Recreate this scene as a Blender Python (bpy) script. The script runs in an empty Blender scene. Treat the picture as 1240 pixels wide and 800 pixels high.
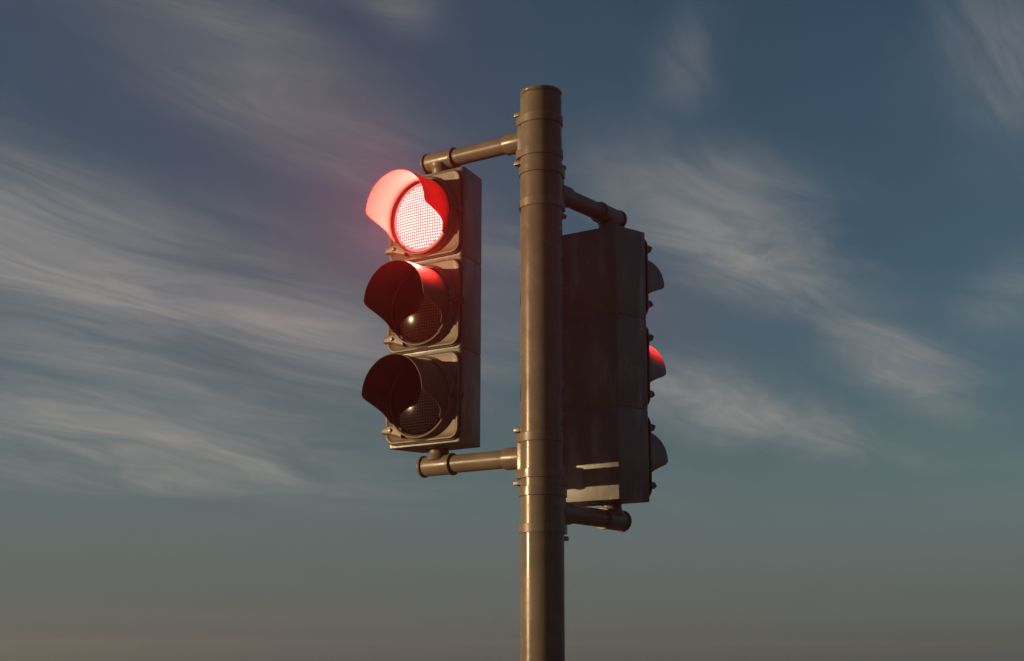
import bpy, bmesh, math, random
from mathutils import Matrix, Vector
random.seed(3)
R = math.radians
scene = bpy.context.scene
COL = scene.collection

# ------------------------------------------------------------------ layout
TH = R(54.188)                                   # direction of the lamp faces
A2 = Vector((-math.sin(TH), math.cos(TH), 0))    # along the first head's face
N2 = Vector((-math.cos(TH), -math.sin(TH), 0))   # out of the first head's face
POLE = Vector((0.083, 4.0722, 0))
POLE_R = 0.060
SUN_AZ = R(82)      # from the camera side of the pole towards the left
SUN_EL = R(5.4)

W_FRONT, W_BACK, DEPTH, SEC = 0.2758, 0.2129, 0.128, 0.2684
LENS_PITCH = 0.0083

# ------------------------------------------------------------------ helpers
def tag(o, label=None, cat=None, group=None, kind=None):
    if label: o['label'] = label
    if cat: o['category'] = cat
    if group: o['group'] = group
    if kind: o['kind'] = kind
    return o

def empty(name, loc, rz=0.0):
    o = bpy.data.objects.new(name, None)
    COL.objects.link(o)
    o.location = loc
    o.rotation_euler = (0, 0, rz)
    o.empty_display_size = 0.05
    return o

def build(name, bm, mats, parent=None, loc=(0, 0, 0), sharp=20):
    bmesh.ops.recalc_face_normals(bm, faces=bm.faces)
    me = bpy.data.meshes.new(name)
    bm.to_mesh(me)
    bm.free()
    if not isinstance(mats, (list, tuple)):
        mats = [mats]
    for m in mats:
        me.materials.append(m)
    me.polygons.foreach_set('use_smooth', [True] * len(me.polygons))
    me.set_sharp_from_angle(angle=R(sharp))
    o = bpy.data.objects.new(name, me)
    COL.objects.link(o)
    o.parent = parent
    o.location = loc
    return o

def copy_tree(o, parent=None):
    c = o.copy()
    COL.objects.link(c)
    c.parent = parent
    for ch in list(o.children):
        copy_tree(ch, c)
    return c

def axis_frame(p, d):
    """matrix whose local Z runs along d from point p"""
    d = Vector(d).normalized()
    q = d.to_track_quat('Z', 'Y')
    return Matrix.Translation(Vector(p)) @ q.to_matrix().to_4x4()

def lathe(bm, prof, M, n=64, closed=False):
    """prof: list of (radius, height) turned about the local Z of M"""
    rows = []
    for r, h in prof:
        if r < 1e-6:
            rows.append([bm.verts.new(M @ Vector((0, 0, h)))])
        else:
            rows.append([bm.verts.new(M @ Vector((r * math.cos(2 * math.pi * i / n), r * math.sin(2 * math.pi * i / n), h)))
                         for i in range(n)])
    pairs = list(zip(rows[:-1], rows[1:]))
    if closed:
        pairs.append((rows[-1], rows[0]))
    for a, b in pairs:
        for i in range(n):
            j = (i + 1) % n
            if len(a) == 1 and len(b) == 1:
                continue
            if len(a) == 1:
                bm.faces.new((a[0], b[i], b[j]))
            elif len(b) == 1:
                bm.faces.new((a[i], a[j], b[0]))
            else:
                bm.faces.new((a[i], a[j], b[j], b[i]))

def prism(bm, poly, z0, z1, bev=0.0, M=Matrix.Identity(4)):
    """closed prism over a convex 2D outline with a small chamfer on both ends"""
    cx = sum(p[0] for p in poly) / len(poly)
    cy = sum(p[1] for p in poly) / len(poly)
    def ring(z, ins):
        out = []
        for x, y in poly:
            d = Vector((x - cx, y - cy))
            l = d.length
            d = d * ((l - ins) / l)
            out.append(bm.verts.new(M @ Vector((cx + d.x, cy + d.y, z))))
        return out
    if bev > 0:
        rows = [ring(z0, bev), ring(z0 + bev * .3, bev * .3), ring(z0 + bev, 0),
                ring(z1 - bev, 0), ring(z1 - bev * .3, bev * .3), ring(z1, bev)]
    else:
        rows = [ring(z0, 0), ring(z1, 0)]
    n = len(poly)
    for a, b in zip(rows[:-1], rows[1:]):
        for i in range(n):
            j = (i + 1) % n
            bm.faces.new((a[i], a[j], b[j], b[i]))
    bm.faces.new(rows[0][::-1])
    bm.faces.new(rows[-1])

def box(bm, c, s, bev=0.0, M=Matrix.Identity(4)):
    b2 = bmesh.new()
    bmesh.ops.create_cube(b2, size=1, matrix=Matrix.Diagonal((s[0], s[1], s[2], 1)))
    if bev > 0:
        bmesh.ops.bevel(b2, geom=b2.edges[:], offset=bev, segments=3, affect='EDGES', profile=0.5)
    b2.transform(M @ Matrix.Translation(Vector(c)))
    me = bpy.data.meshes.new('t')
    b2.to_mesh(me)
    b2.free()
    bm.from_mesh(me)
    bpy.data.meshes.remove(me)

def rrect(l, r, b, t, rad, seg=8):
    """rounded rectangle outline in 2D, always 4*(seg+1) points"""
    pts = []
    rad = max(rad, 0.001)
    for cx, cy, a0 in ((r - rad, b + rad, -90), (r - rad, t - rad, 0), (l + rad, t - rad, 90), (l + rad, b + rad, 180)):
        for i in range(seg + 1):
            a = R(a0 + 90 * i / seg)
            pts.append((cx + rad * math.cos(a), cy + rad * math.sin(a)))
    return pts

def hull2d(pts):
    pts = sorted(set((round(x, 6), round(y, 6)) for x, y in pts))
    def half(ps):
        h = []
        for p in ps:
            while len(h) >= 2 and (h[-1][0] - h[-2][0]) * (p[1] - h[-2][1]) - (h[-1][1] - h[-2][1]) * (p[0] - h[-2][0]) <= 0:
                h.pop()
            h.append(p)
        return h
    a, b = half(pts), half(pts[::-1])
    return a[:-1] + b[:-1]

# ------------------------------------------------------------------ materials
class NT:
    def __init__(self, tree):
        self.t = tree
    def n(self, typ, **kw):
        nd = self.t.nodes.new(typ)
        for k, v in kw.items():
            setattr(nd, k, v)
        return nd
    def link(self, a, b):
        self.t.links.new(a, b)
    def val(self, sock, v):
        if isinstance(v, bpy.types.NodeSocket):
            self.t.links.new(v, sock)
        else:
            sock.default_value = v
    def math(self, op, a, b=None, c=None, clamp=False):
        m = self.n('ShaderNodeMath', operation=op, use_clamp=clamp)
        self.val(m.inputs[0], a)
        if b is not None: self.val(m.inputs[1], b)
        if c is not None: self.val(m.inputs[2], c)
        return m.outputs[0]
    def vmath(self, op, a, b=None):
        m = self.n('ShaderNodeVectorMath', operation=op)
        self.val(m.inputs[0], a)
        if b is not None: self.val(m.inputs[1], b)
        return m.outputs['Value'] if op in ('LENGTH', 'DOT_PRODUCT', 'DISTANCE') else m.outputs[0]
    def mapr(self, v, a, b, c=0.0, d=1.0, mode='SMOOTHSTEP'):
        m = self.n('ShaderNodeMapRange', interpolation_type=mode)
        self.val(m.inputs[0], v)
        for i, x in enumerate((a, b, c, d)):
            self.val(m.inputs[i + 1], x)
        return m.outputs[0]
    def noise(self, vec, scale, detail=4, rough=.55, dist=0.0, dim='3D'):
        m = self.n('ShaderNodeTexNoise', noise_dimensions=dim)
        if vec is not None: self.link(vec, m.inputs['Vector'])
        m.inputs['Scale'].default_value = scale
        m.inputs['Detail'].default_value = detail
        m.inputs['Roughness'].default_value = rough
        m.inputs['Distortion'].default_value = dist
        return m.outputs[0]
    def mix(self, f, a, b):
        m = self.n('ShaderNodeMix', data_type='RGBA')
        self.val(m.inputs[0], f)
        self.val(m.inputs[6], a)
        self.val(m.inputs[7], b)
        return m.outputs[2]
    def scale_vec(self, vec, s, loc=(0, 0, 0), rot=(0, 0, 0), typ='POINT'):
        m = self.n('ShaderNodeMapping', vector_type=typ)
        self.link(vec, m.inputs['Vector'])
        m.inputs['Scale'].default_value = s
        m.inputs['Location'].default_value = loc
        m.inputs['Rotation'].default_value = rot
        return m.outputs[0]

def rgba(c): return (c[0], c[1], c[2], 1.0)

def new_mat(name):
    m = bpy.data.materials.new(name)
    m.use_nodes = True
    t = NT(m.node_tree)
    p = m.node_tree.nodes['Principled BSDF']
    return m, t, p

def paint(name, base, rough=.32, bump=.12, chips=0.5, spec=.5, depth=.004, sheen=0.0):
    """weathered gloss paint: slight mottling, painted soft reflections, small chips and an uneven coat"""
    m, t, p = new_mat(name)
    co = t.n('ShaderNodeTexCoord').outputs['Object']
    big = t.noise(co, 9, 5, .6)
    fine = t.noise(co, 90, 4, .6)
    streak = t.noise(t.scale_vec(co, (60, 60, 4)), 1, 4, .6)
    c = t.mix(t.mapr(big, .35, .7), rgba([x * .88 for x in base]), rgba([x * 1.10 for x in base]))
    c = t.mix(t.math('MULTIPLY', t.mapr(streak, .52, .75), .22), c, rgba([x * 1.15 for x in base]))
    if sheen > 0:      # lighter vertical smears painted in for soft reflections on the housing
        blot = t.noise(t.scale_vec(co, (16, 16, 2.6), loc=(1.3, 4.2, 0)), 1, 5, .55, .4)
        blot_mask = t.noise(t.scale_vec(co, (9, 9, 5)), 1, 3, .5)
        d_ = t.math('MULTIPLY', t.math('MULTIPLY', t.mapr(blot, .46, .68), t.mapr(blot_mask, .38, .62)), sheen)
        c = t.mix(d_, c, (.235, .23, .215, 1))
    # chips and scuffs gathered in a few places
    gate = t.mapr(t.noise(co, 11, 2, .5), .60, .68)
    spots = t.mapr(t.noise(co, 120, 5, .62), .57, .61)
    ch = t.math('MULTIPLY', t.math('MULTIPLY', gate, spots), chips)
    c = t.mix(ch, c, rgba([x * 1.9 + .02 for x in base]))
    gate2 = t.mapr(t.noise(t.scale_vec(co, (1, 1, 1), loc=(3.1, 7.7, 1.3)), 10, 2, .5), .60, .66)
    spots2 = t.mapr(t.noise(co, 150, 3, .6), .62, .65)
    ch2 = t.math('MULTIPLY', t.math('MULTIPLY', gate2, spots2), chips)
    c = t.mix(ch2, c, rgba([x * .25 for x in base]))
    t.link(c, p.inputs['Base Color'])
    r = t.mapr(big, .3, .7, rough - .06, rough + .10)
    r = t.math('ADD', r, t.math('MULTIPLY', ch, .3))
    r = t.math('ADD', r, t.math('MULTIPLY', t.mapr(fine, .5, .7), .06))
    t.link(r, p.inputs['Roughness'])
    p.inputs['Specular IOR Level'].default_value = spec
    bp = t.n('ShaderNodeBump')
    bp.inputs['Strength'].default_value = bump
    bp.inputs['Distance'].default_value = depth
    lump = t.math('ADD', t.noise(co, 42, 3, .5), t.math('MULTIPLY', fine, .25))
    lump = t.math('SUBTRACT', lump, t.math('MULTIPLY', ch2, .6))
    t.link(lump, bp.inputs['Height'])
    t.link(bp.outputs[0], p.inputs['Normal'])
    return m

PAINT = (.111, .093, .069)
m_pole = paint('pole_paint', PAINT, .20, .15, .0, .12, .0006)
m_arm = paint('arm_paint', PAINT, .31, .12, .3, .2)
m_body = paint('housing_paint', (.100, .100, .094), .36, .05, .9, .26, .004, .9)
m_door = paint('door_paint', (.105, .083, .060), .42, .06, .7, .20)
m_visor = paint('visor_paint', (.070, .053, .038), .42, .05, .2, .4)
m_inner = paint('visor_lining', (.040, .031, .025), .65, .04, .2, .04)
m_visor_opaque, m_inner_opaque = m_visor.copy(), m_inner.copy()
m_visor_opaque.name, m_inner_opaque.name = 'visor_opaque', 'visor_opaque_lining'

def translucent(m, f, col):
    """thin moulded plastic: a little of the light inside comes through"""
    t = NT(m.node_tree)
    out = m.node_tree.nodes['Material Output']
    tr = t.n('ShaderNodeBsdfTranslucent')
    tr.inputs['Color'].default_value = col
    mx = t.n('ShaderNodeMixShader')
    mx.inputs[0].default_value = f
    t.link(m.node_tree.nodes['Principled BSDF'].outputs[0], mx.inputs[1])
    t.link(tr.outputs[0], mx.inputs[2])
    t.link(mx.outputs[0], out.inputs['Surface'])
m_visor_dim, m_inner_dim = m_visor.copy(), m_inner.copy()
m_visor_dim.name, m_inner_dim.name = 'visor_faint_glow', 'visor_faint_glow_lining'
for q, f in ((m_visor, .125), (m_inner, .125), (m_visor_dim, .045), (m_inner_dim, .045)):  # lamp's bloom put into the visor shader, fainter on the middle one
    translucent(q, f, (.36, .055, .010, 1))
m_bolt = paint('bolt_steel', (.10, .085, .07), .35, .1, .2)

LENS_E = .84
def lens_mat(name, lit, off=(.0025, .0022, .0022, 1), offdot=(.028, .026, .024, 1)):
    m, t, p = new_mat(name)
    co = t.n('ShaderNodeTexCoord').outputs['Object']
    sx = t.n('ShaderNodeSeparateXYZ')
    t.link(co, sx.inputs[0])
    def cell(v):
        q = t.math('DIVIDE', v, LENS_PITCH)
        rd = t.math('ROUND', q)
        return t.math('SUBTRACT', q, rd), t.math('MULTIPLY', rd, LENS_PITCH)
    fx, cx = cell(sx.outputs['X'])
    fz, cz = cell(sx.outputs['Z'])
    d = t.math('SQRT', t.math('ADD', t.math('MULTIPLY', fx, fx), t.math('MULTIPLY', fz, fz)))
    rc = t.math('SQRT', t.math('ADD', t.math('MULTIPLY', cx, cx), t.math('MULTIPLY', cz, cz)))
    inside = t.math('LESS_THAN', rc, .0965)
    if lit:
        dot = t.math('MULTIPLY', t.mapr(d, .42, .24), inside)
        t.link(t.mix(dot, (.03, .003, .003, 1), (.05, .01, .01, 1)), p.inputs['Base Color'])
        t.link(t.mix(dot, (1.15, .27, .23, 1), (2.4, 1.6, 1.5, 1)), p.inputs['Emission Color'])
        p.inputs['Emission Strength'].default_value = LENS_E
        p.inputs['Roughness'].default_value = .6
        p.inputs['Specular IOR Level'].default_value = .0
    else:
        dot = t.math('MULTIPLY', t.mapr(d, .30, .18), inside)
        t.link(t.mix(dot, off, offdot), p.inputs['Base Color'])
        p.inputs['Roughness'].default_value = .13
        p.inputs['Specular IOR Level'].default_value = .014
        p.inputs['Coat Weight'].default_value = .0
    return m

m_gap, _t, _p = new_mat('gap_shade')  # near-black colour for the shadow gap round each door
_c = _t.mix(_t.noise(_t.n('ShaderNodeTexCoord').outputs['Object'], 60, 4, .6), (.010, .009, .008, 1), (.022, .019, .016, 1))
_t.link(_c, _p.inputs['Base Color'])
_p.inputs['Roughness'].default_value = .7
m_lit = lens_mat('lit_red_lens', True)
m_dark = lens_mat('unlit_lens', False)
m_amber = lens_mat('unlit_lens_red_glow', False, (.011, .0024, .0018, 1), (.042, .018, .014, 1))  # red glow of the lamp above put into this lens's colour

# ------------------------------------------------------------------ pole
def make_pole():
    root = empty('traffic_pole', POLE)
    tag(root, 'tall round taupe painted pole carrying both traffic lights', 'pole')
    bm = bmesh.new()
    lathe(bm, [(0, 0), (.0600, 0), (.0600, 3.1840), (.0600, 3.1885), (.0592, 3.1905), (.0573, 3.1915), (.0568, 3.1930)], Matrix.Identity(4), 128)
    build('shaft', bm, m_pole, root)
    bm = bmesh.new()
    pr = [(.0565, 3.1925), (.0568, 3.1965), (.0580, 3.1985)]
    for k in range(0, 13):
        a = R(-90 + 15 * k)
        pr.append((.0555 + .0055 * math.cos(a), 3.2055 + .0070 * math.sin(a)))
    pr += [(.040, 3.2150), (.02, 3.2165), (0, 3.217)]
    lathe(bm, pr, Matrix.Identity(4), 128)
    build('pole_cap', bm, m_pole, root)
    bm = bmesh.new()
    lathe(bm, [(0.0605, .03), (.13, .026), (.136, .02), (.136, .003)], Matrix.Identity(4), 64)
    base = build('base_flange', bm, m_pole, root)
    return root
make_pole()

# ------------------------------------------------------------------ brackets
def make_bracket(name, loc, rz, y0, reach, stem_dir, stem_len, label):
    """X runs out along the arm, origin on the pole's axis at arm height"""
    root = empty(name, loc, rz)
    tag(root, label, 'mounting bracket', 'bracket arms joining the traffic lights to the pole')
    # plate on the pole
    sg = 1 if y0 > 0 else -1
    bm = bmesh.new()
    box(bm, (.040, sg * .006, 0), (.033, .074, .128), .005)
    plate = build('clamp_plate', bm, m_arm, root)
    for zz in (-.0735, .0735):
        bm = bmesh.new()
        box(bm, (.053, sg * .006, zz), (.030, .073, .0120), .0022)
        build('bolt_tab', bm, m_arm, plate)
    # bands
    for zz in (-.050, .050):
        circ = [(.0635 * math.cos(2 * math.pi * i / 96), .0635 * math.sin(2 * math.pi * i / 96)) for i in range(96)]
        rect = []
        for sx, sy in ((1, 1), (1, -1)):
            for k in range(5):
                a = R(90 * k / 4)
                rect.append((.0560 + .003 * math.cos(a), sg * .006 + sy * (.0355 + .003 * math.sin(a))))
        bm = bmesh.new()
        prism(bm, hull2d(circ + rect), zz - .0125, zz + .0125, .0012)
        build('clamp_band', bm, m_arm, root, sharp=15)
    # coupling
    bm = bmesh.new()
    lathe(bm, [(0, .050), (.0312, .050), (.0312, .1100), (.0306, .1122), (.0288, .1135), (.0258, .1140)],
          axis_frame((0, y0, 0), (1, 0, 0)), 64)
    build('coupling', bm, m_arm, root)
    # arm
    bm = bmesh.new()
    lathe(bm, [(.0258, .10), (.0258, reach - .040)], axis_frame((0, y0, 0), (1, 0, 0)), 64)
    build('arm', bm, m_arm, root)
    # tee
    bm = bmesh.new()
    M = axis_frame((reach, y0, 0), (1, 0, 0))
    lathe(bm, [(.0258, -.0530), (.0314, -.0530), (.0321, -.0518), (.0321, -.0450), (.0314, -.0436), (.0293, -.0430),
               (.0290, -.0410), (.0290, .0440), (.0282, .0465), (.0262, .0472)], M, 64)
    zd = 1 if stem_dir > 0 else -1
    M2 = axis_frame((reach, y0, 0), (0, 0, zd))
    lathe(bm, [(.0350, .014), (.0342, .0195), (.0325, .0245), (.0305, .0285), (.0292, .0320), (.0286, .0360), (.0284, stem_len + .004)], M2, 64)
    build('tee', bm, m_arm, root)
    # end cap
    bm = bmesh.new()
    lathe(bm, [(.0262, .0462), (.0262, .0505), (.0300, .0507), (.0314, .0515), (.0319, .0535), (.0319, .0570), (.0312, .0588),
               (.0294, .0597), (.0270, .0594), (0, .0590)], M, 64)
    build('end_cap', bm, m_arm, root)
    return root

ang_a = math.atan2(A2.y, A2.x)
ang_b = math.atan2(-N2.y, -N2.x)
ZB1, ZB2 = 2.1985, 2.0482
S1 = POLE + A2 * .3467 + N2 * (.0912 - DEPTH / 2)
S2 = POLE + A2 * .0086 + N2 * (-.3703 + DEPTH / 2)
UP, LO = .861, -.0500
def at(z): return Vector((POLE.x, POLE.y, z))
make_bracket('mounting_bracket', at(ZB1 + .8705), ang_a, .012, .356, -1, .066,
             'upper bracket arm clamped near the pole top, above the glowing red light')
make_bracket('mounting_bracket', at(ZB1 - .0480), ang_a, .012, .352, 1, .048,
             'sunlit lower bracket arm on the pole, below the light facing the viewer')
make_bracket('mounting_bracket', at(ZB2 + .8690), ang_b, -.014, .337, -1, .065,
             'shaded bracket arm sloping to the top of the light seen from behind')
make_bracket('mounting_bracket', at(ZB2 - .0465), ang_b, -.014, .336, 1, .047,
             'shaded bracket arm under the light seen from behind, at its lit lower edge')

# ------------------------------------------------------------------ traffic light
VISOR_PROFILE = [(0, .1455), (84, .1455), (88, .1445), (90.5, .1410), (92.5, .1345), (95, .1235), (97.5, .1100), (100, .0955),
                 (103, .0815), (106, .0690), (109, .0595), (113, .0515), (117, .0475), (121, .0450), (124, .0430), (125.5, .0400),
                 (126.5, .0330), (127.5, .0300), (180, .0300)]
def visor_len(a):
    a = abs(a)
    for (a0, l0), (a1, l1) in zip(VISOR_PROFILE[:-1], VISOR_PROFILE[1:]):
        if a <= a1:
            return l0 + (l1 - l0) * (a - a0) / (a1 - a0)
    return .03

def make_light(loc, rz):
    root = empty('traffic_light', loc, rz)
    yf = -DEPTH / 2
    # housing: three stacked boxes, narrower at the back, front edges rounded
    hw, hb = W_FRONT / 2, W_BACK / 2
    def corner(p, prv, nxt, rad, seg=8):
        p, prv, nxt = Vector(p), Vector(prv), Vector(nxt)
        u, w = (prv - p).normalized(), (nxt - p).normalized()
        half = u.angle(w) / 2
        c = p + (u + w).normalized() * (rad / math.sin(half))
        t0, t1 = p + u * (rad / math.tan(half)) - c, p + w * (rad / math.tan(half)) - c
        out = []
        for i in range(seg + 1):
            v = (t0 * (1 - i / seg) + t1 * (i / seg)).normalized() * rad
            out.append(tuple(c + v))
        return out
    P = [(-hw, yf), (hw, yf), (hb, -yf), (-hb, -yf)]
    poly = []
    for i in range(4):
        poly += corner(P[i], P[i - 1], P[(i + 1) % 4], .012 if i < 2 else .0022, 8 if i < 2 else 3)
    bm = bmesh.new()
    for k in range(3):
        prism(bm, poly, SEC * k + .0010, SEC * (k + 1) - .0010, .0018)
    inner = [(x * .975, y * .975) for x, y in poly]
    prism(bm, inner, .004, SEC * 3 - .004)
    lathe(bm, [(.034, -.0035), (.036, -.0015), (.036, .002)], Matrix.Identity(4), 48)
    lathe(bm, [(.036, -.002), (.036, .0015), (.034, .0035)], Matrix.Translation((0, 0, 3 * SEC)), 48)
    build('housing', bm, m_body, root, sharp=25)
    # doors with ring, visor and lens
    for k in range(3):
        zc = SEC * (k + .5)
        bm = bmesh.new()
        rows = []
        for ins, top, y in ((0, 1, 0), (0, 1, .0095), (.0012, 1, .0122), (.0036, 1, .0130), (.0062, 1, .0124), (.0085, 1.5, .0112),
                            (.0105, 2.6, .0104), (.0130, 3.6, .0092)):
            o = rrect(-.1325 + ins, .1325 - ins, -.1242 + ins, .1242 - ins * top, .030 - ins * .8)
            rows.append([bm.verts.new((x, -y, z)) for x, z in o])
        n = len(rows[0])
        for a, b in zip(rows[:-1], rows[1:]):
            for i in range(n):
                j = (i + 1) % n
                bm.faces.new((a[i], a[j], b[j], b[i]))
        bm.faces.new(rows[-1])
        door = build('door', bm, m_door, root, (0, yf, zc), sharp=40)
        # dark strip added for the gap shadow between door and housing
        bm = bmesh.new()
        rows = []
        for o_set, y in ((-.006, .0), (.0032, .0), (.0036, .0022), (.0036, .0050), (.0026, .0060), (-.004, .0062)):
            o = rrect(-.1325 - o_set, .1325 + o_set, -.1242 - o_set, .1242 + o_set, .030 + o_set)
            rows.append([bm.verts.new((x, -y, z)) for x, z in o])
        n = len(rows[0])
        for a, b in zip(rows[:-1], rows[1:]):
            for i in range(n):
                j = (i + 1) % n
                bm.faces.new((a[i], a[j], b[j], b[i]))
        build('gap_strip', bm, m_gap, door, sharp=40)
        # lens ring on the door
        bm = bmesh.new()
        M = axis_frame((0, 0, 0), (0, -1, 0))
        lathe(bm, [(.1230, .006), (.1222, .0145), (.1195, .0165), (.1172, .0175), (.1165, .0200), (.1165, .0265), (.1158, .0286), (.1146, .0294),
                   (.1128, .0294), (.1112, .0284), (.1068, .0225), (.1060, .0130)], M, 128)
        build('lens_ring', bm, m_door, door, sharp=50)
        # latch lugs on the left edge, hinge on the right one
        for frac in (.18, .815):
            zz = SEC * (.5 - frac)
            bm = bmesh.new()
            s = -1 if frac > .5 else 1
            # tapered fin from the ring to the door's edge
            sec = []
            for x, h, zo, y0, y1 in ((-.062, .030, -.012, .009, .0260), (-.085, .033, -.0030, .009, .0270), (-.108, .028, .0020, .009, .0250),
                                     (-.126, .022, .0010, .008, .0235), (-.1375, .0190, .0005, -.004, .0215), (-.1415, .0175, .0005, -.006, .0185)):
                zq = zz + (zo if s < 0 else -zo)
                o = rrect(-h / 2, h / 2, y0, y1, min(.0065, (y1 - y0) * .45), 5)
                sec.append([bm.verts.new((x, -yy, zq + q)) for q, yy in o])
            n = len(sec[0])
            for a, b in zip(sec[:-1], sec[1:]):
                for i in range(n):
                    j = (i + 1) % n
                    bm.faces.new((a[i], a[j], b[j], b[i]))
            bm.faces.new(sec[0])
            bm.faces.new(sec[-1])
            lathe(bm, [(0, .136), (.0042, .136), (.0042, .1445), (.0035, .1455), (0, .1458)], axis_frame((0, -.0125, zz + .002 * s), (-1, 0, 0)), 20)
            build('latch', bm, m_door, door)
            bm = bmesh.new()
            zq = zz + (-.0005 if s < 0 else .0005)
            lathe(bm, [(.0066, .0235), (.0066, .0268), (.0058, .0274)], axis_frame((-.1015, 0, zq), (0, -1, 0)), 24)
            lathe(bm, [(.0046, .0268), (.0046, .0306), (.0040, .0314), (0, .0316)], axis_frame((-.1015, 0, zq), (0, -1, 0)), 6)
            build('screw', bm, m_bolt, door)
        bm = bmesh.new()
        box(bm, (.124, -.0185, 0), (.030, .011, .014), .0025)
        box(bm, (.1375, -.010, -.001), (.007, .028, .018), .002)
        lathe(bm, [(.0055, 0), (.0055, .006), (.0045, .0075), (0, .008)], axis_frame((.131, -.023, -.002), (0, -1, 0)), 6)
        build('hinge', bm, m_visor, door)
        # visor
        bm = bmesh.new()
        angs = []
        a = -180.0
        while a < 180 - 1e-6:
            angs.append(a)
            aa = abs(a + .01)
            a += 1.25 if 82 < aa < 130 else 3.0
        NR = 10
        def surf(r, pull):
            out = []
            for a in angs:
                L = visor_len(a) - pull
                col = []
                for j in range(NR + 1):
                    y = .016 + (L - .016) * j / NR
                    col.append(bm.verts.new((-r * math.sin(R(a)), -y, r * math.cos(R(a)))))
                out.append(col)
            return out
        o_, i_ = surf(.1110, .0004), surf(.1088, .0004)
        n = len(angs)
        for g, m in ((o_, 0), (i_, 1)):
            for i in range(n):
                j = (i + 1) % n
                for q in range(NR):
                    f = bm.faces.new((g[i][q], g[j][q], g[j][q + 1], g[i][q + 1]))
                    f.material_index = m
        lip = []
        for i, a in enumerate(angs):
            L = visor_len(a)
            lip.append(bm.verts.new((-.1099 * math.sin(R(a)), -L, .1099 * math.cos(R(a)))))
        for i in range(n):
            j = (i + 1) % n
            bm.faces.new((o_[i][NR], o_[j][NR], lip[j], lip[i]))
            bm.faces.new((lip[i], lip[j], i_[j][NR], i_[i][NR]))
            bm.faces.new((o_[i][0], i_[i][0], i_[j][0], o_[j][0]))
        build('visor', bm, ([m_visor_opaque, m_inner_opaque], [m_visor_dim, m_inner_dim], [m_visor, m_inner])[k], root, (0, yf, zc - .0025), sharp=35)
        # lens dome
        bm = bmesh.new()
        RD = .42
        rad = .1068
        cap = RD - math.sqrt(RD * RD - rad * rad)
        pr = [(0, .0195 + cap)]
        for q in range(1, 25):
            r = rad * q / 24
            pr.append((r, .0195 + cap - (RD - math.sqrt(RD * RD - r * r))))
        lathe(bm, pr, M, 96)
        lens = build('lens', bm, (m_dark, m_amber, m_lit)[k], root, (0, yf, zc - .0025))
        lens['label'] = ('unlit dark green lens', 'unlit dark amber lens', 'lit red lens with a grid of bright dots')[k]
        if k == 2:
            ld = bpy.data.lights.new('red_lamp', 'AREA')
            ld.shape = 'DISK'
            ld.size = .188
            ld.color = RED
            ld.energy = LAMP_W
            lo = bpy.data.objects.new('red_lamp', ld)
            COL.objects.link(lo)
            lo.parent = lens
            lo.location = (0, -.0345, 0)
            lo.rotation_euler = (R(-90), 0, 0)     # shines along local -Y
    return root

RED = (1.0, .040, .034)
LAMP_W = 104.0
G = 'traffic lights on the pole'
rz1 = math.atan2(-A2.y, -A2.x)
tl = make_light((S1.x, S1.y, ZB1), rz1)
tag(tl, 'traffic light facing the viewer with its glowing red top lamp', 'traffic light', G)
tl2 = copy_tree(tl)
for ch in tl2.children:                     # opaque copies, without the added red glow
    if ch.name.startswith('visor'):
        ch.data = ch.data.copy()
        ch.data.materials[0] = m_visor_opaque
        ch.data.materials[1] = m_inner_opaque
tl2.location = (S2.x, S2.y, ZB2)
tl2.rotation_euler = (0, 0, rz1 + math.pi)
tag(tl2, 'shaded traffic light seen from its plain back, partly behind the pole', 'traffic light', G)

# ------------------------------------------------------------------ ground and air
bm = bmesh.new()
lathe(bm, [(0, 0), (3, 0), (12, 0), (60, 0), (150, 0)], Matrix.Identity(4), 96)
m_g, t, p = new_mat('dry_ground')
co = t.n('ShaderNodeTexCoord').outputs['Object']
c = t.mix(t.mapr(t.noise(co, .35, 6, .6), .35, .65), (.075, .062, .042, 1), (.055, .062, .030, 1))
c = t.mix(t.math('MULTIPLY', t.mapr(t.noise(co, 30, 5, .7), .45, .7), .5), c, (.11, .092, .066, 1))
t.link(c, p.inputs['Base Color'])
p.inputs['Roughness'].default_value = .95
g = build('ground', bm, m_g)
tag(g, kind='structure')

HAZE_D = 0.0029  # thin air volume added so that the red lamp shows a glow
bm = bmesh.new()
bmesh.ops.create_cube(bm, size=1, matrix=Matrix.Translation((0, 0, 1.25)) @ Matrix.Diagonal((310, 310, 4.5, 1)))
m_h = bpy.data.materials.new('glow_haze')
m_h.use_nodes = True
t = NT(m_h.node_tree)
m_h.node_tree.nodes.remove(m_h.node_tree.nodes['Principled BSDF'])
pv = t.n('ShaderNodeVolumePrincipled')
pv.inputs['Color'].default_value = (.80, .80, .80, 1)
pv.inputs['Density'].default_value = HAZE_D
pv.inputs['Anisotropy'].default_value = .45
t.link(pv.outputs[0], m_h.node_tree.nodes['Material Output'].inputs['Volume'])
h = build('haze', bm, m_h)
tag(h, kind='stuff')

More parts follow.
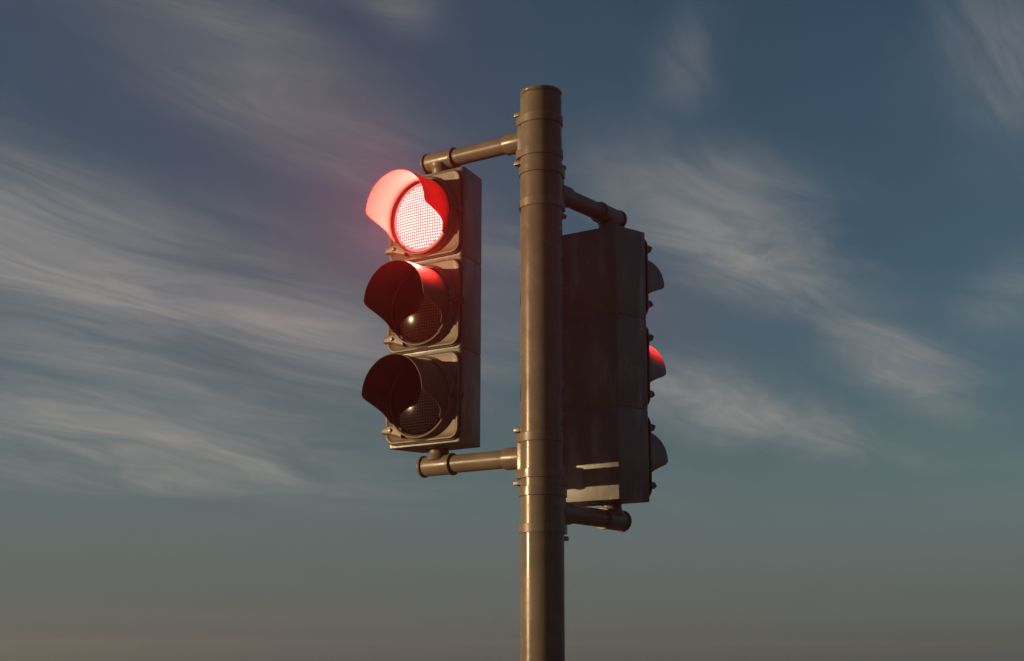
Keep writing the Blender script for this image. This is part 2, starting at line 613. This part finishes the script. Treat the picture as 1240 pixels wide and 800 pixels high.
# ------------------------------------------------------------------ sky
SUN_DIR = Vector((-math.sin(SUN_AZ) * math.cos(SUN_EL), -math.cos(SUN_AZ) * math.cos(SUN_EL), math.sin(SUN_EL)))
world = bpy.data.worlds.new('World')
scene.world = world
world.use_nodes = True
t = NT(world.node_tree)
bg = world.node_tree.nodes['Background']
sky = t.n('ShaderNodeTexSky', sky_type='NISHITA', sun_disc=False)
sky.sun_elevation = SUN_EL
sky.sun_rotation = math.atan2(SUN_DIR.x, SUN_DIR.y)
sky.altitude = 50
sky.air_density = 1.0
sky.dust_density = .6
sky.ozone_density = 1.6
SKY_STRENGTH = .05
tint = t.n('ShaderNodeMix', data_type='RGBA', blend_type='MULTIPLY')
tint.inputs[0].default_value = 1
t.link(sky.outputs[0], tint.inputs[6])
tint.inputs[7].default_value = (.75, .98, 1.12, 1)
base = tint.outputs[2]

gen = t.n('ShaderNodeTexCoord').outputs['Generated']
sx = t.n('ShaderNodeSeparateXYZ')
t.link(gen, sx.inputs[0])
az = t.math('ARCTAN2', sx.outputs['X'], sx.outputs['Y'])
el = t.math('ARCSINE', sx.outputs['Z'])
base = t.mix(t.mapr(el, R(11), R(1), 0, .80), base, (1.92, 2.50, 2.82, 1))
base = t.mix(t.mapr(el, R(6.0), R(0), 0, .95), base, (1.55, 1.78, 1.62, 1))
base = t.mix(t.mapr(el, R(1.8), R(0), 0, .9), base, (.70, 1.10, 1.25, 1))      # low sky darkened and cooled to offset the warm haze
ae = t.n('ShaderNodeCombineXYZ')
t.link(az, ae.inputs[0]); t.link(el, ae.inputs[1])
# cirrus sheet: the view direction dropped on a level layer far above
inv = t.math('DIVIDE', 1.0, t.math('MAXIMUM', t.math('ADD', sx.outputs['Z'], .06), .03))
pl = t.n('ShaderNodeCombineXYZ')
t.link(t.math('MULTIPLY', sx.outputs['X'], inv), pl.inputs[0])
t.link(t.math('MULTIPLY', sx.outputs['Y'], inv), pl.inputs[1])
plane = pl.outputs[0]
WIND = R(33)     # clouds drawn out towards this bearing, right of straight ahead
rotp = t.scale_vec(plane, (1, 1, 1), rot=(0, 0, WIND))   # y now runs along the wind
def warp(vec, scale, detail, amp, loc=(0, 0, 0)):
    """push a position about with noise, so that the fibres bend and fan out"""
    w = t.n('ShaderNodeTexNoise')
    t.link(t.scale_vec(vec, scale, loc=loc), w.inputs['Vector'])
    w.inputs['Scale'].default_value = 1
    w.inputs['Detail'].default_value = detail
    return t.vmath('ADD', vec, t.vmath('MULTIPLY', t.vmath('SUBTRACT', w.outputs['Color'], (.5, .5, .5)), amp))
wp = warp(rotp, (.55, .40, 1), 2, (1.1, 1.6, 0))
wp = warp(wp, (2.4, 1.1, 1), 3, (.42, .85, 0), (4.4, 9.1, 0))
fib = t.noise(t.scale_vec(wp, (3.6, .95, 1)), 1.0, 10, .60)
soft = t.noise(t.scale_vec(wp, (1.5, .55, 1), loc=(2.7, 5.1, 0)), 1.0, 8, .55)
wf = warp(wp, (9, 4, 1), 3, (.10, .20, 0), (1.4, 2.1, 0))
fine = t.noise(t.scale_vec(wf, (17, 3.6, 1), loc=(1.7, 3.1, 0)), 1.0, 7, .62)

F_PX, PITCH = 1803.0, R(12.513)
def px_dir(x, y):
    """bearing and height of a part of the sky"""
    xr, yr = (x - 620) / F_PX, (400 - y) / F_PX
    v = Vector((xr, math.cos(PITCH) - yr * math.sin(PITCH), math.sin(PITCH) + yr * math.cos(PITCH))).normalized()
    return math.atan2(v.x, v.y), math.asin(v.z)
def bank(x, y, rx, ry, rot, w):
    """a soft elliptical bank of cloud at a bearing and height of the sky"""
    a, e = px_dir(x, y)
    m = t.scale_vec(ae.outputs[0], (rx / F_PX, ry / F_PX, 1), loc=(a, e, 0), rot=(0, 0, R(rot)), typ='TEXTURE')
    l = t.vmath('LENGTH', m)
    return t.math('MULTIPLY', t.mapr(l, 1.0, 0.0), w)
BANKS = [(60, 330, 560, 210, -20, .95), (330, 400, 470, 140, -16, .80), (160, 540, 560, 130, -6, .78), (330, 110, 460, 200, -28, .36),
         (-60, 170, 340, 130, -25, .48), (890, 265, 330, 150, -24, 1.12), (810, 200, 150, 130, -50, .60), (832, 85, 95, 170, -14, .58),
         (1085, 440, 200, 75, -28, .86), (880, 490, 230, 85, -16, .84), (1190, 70, 210, 220, 35, .62), (1230, 350, 150, 90, 0, .55),
         (620, 330, 300, 200, -20, .35), (490, 10, 120, 70, -20, .45)]
cov = None
for b in BANKS:
    v = bank(*b)
    cov = v if cov is None else t.math('SMOOTH_MAX', cov, v, .15)
tex = t.math('ADD', t.math('MULTIPLY', fib, .43), t.math('ADD', t.math('MULTIPLY', soft, .49), t.math('MULTIPLY', fine, .08)))
th = t.math('SUBTRACT', .64, t.math('MULTIPLY', cov, .31))
d1 = t.mapr(t.math('SUBTRACT', tex, th), -.11, .31)
veil = t.math('MULTIPLY', t.math('MULTIPLY', cov, .50), t.mapr(soft, .30, .66))
dens = t.math('ADD', t.math('MULTIPLY', d1, t.math('MULTIPLY_ADD', t.mapr(fine, .35, .68), .34, .58)), veil, clamp=True)
dens = t.math('MULTIPLY', dens, t.mapr(el, R(3.8), R(8.0)))
dens = t.math('MULTIPLY', dens, .78)
CLOUD = (5.0, 4.85, 4.5, 1)
colr = t.mix(dens, base, CLOUD)
t.link(colr, bg.inputs['Color'])
bg.inputs['Strength'].default_value = SKY_STRENGTH

sd = bpy.data.lights.new('sun', 'SUN')
sd.energy = 5.0
sd.angle = R(.5)
sd.color = (1.0, .68, .36)
so = bpy.data.objects.new('sun', sd)
COL.objects.link(so)
so.rotation_euler = SUN_DIR.to_track_quat('Z', 'Y').to_euler()
so.location = (-8, 2, 6)

# ------------------------------------------------------------------ camera
cd = bpy.data.cameras.new('camera')
cd.sensor_width = 36
cd.lens = 36 * F_PX / 1240
cd.clip_end = 6000
cam = bpy.data.objects.new('camera', cd)
COL.objects.link(cam)
cam.matrix_world = Matrix.Translation((0, 0, 1.6)) @ Matrix.Rotation(math.pi / 2 + PITCH, 4, 'X') @ Matrix.Rotation(R(.087), 4, 'Z')
scene.camera = cam

scene.render.engine = 'CYCLES'
scene.cycles.use_denoising = True
scene.cycles.max_bounces = 8
scene.cycles.diffuse_bounces = 4
scene.cycles.volume_bounces = 0
scene.cycles.sample_clamp_indirect = 6.0
scene.view_settings.view_transform = 'Standard'
scene.view_settings.look = 'None'
scene.view_settings.exposure = .26
scene.view_settings.gamma = 1
scene.view_settings.use_curve_mapping = False
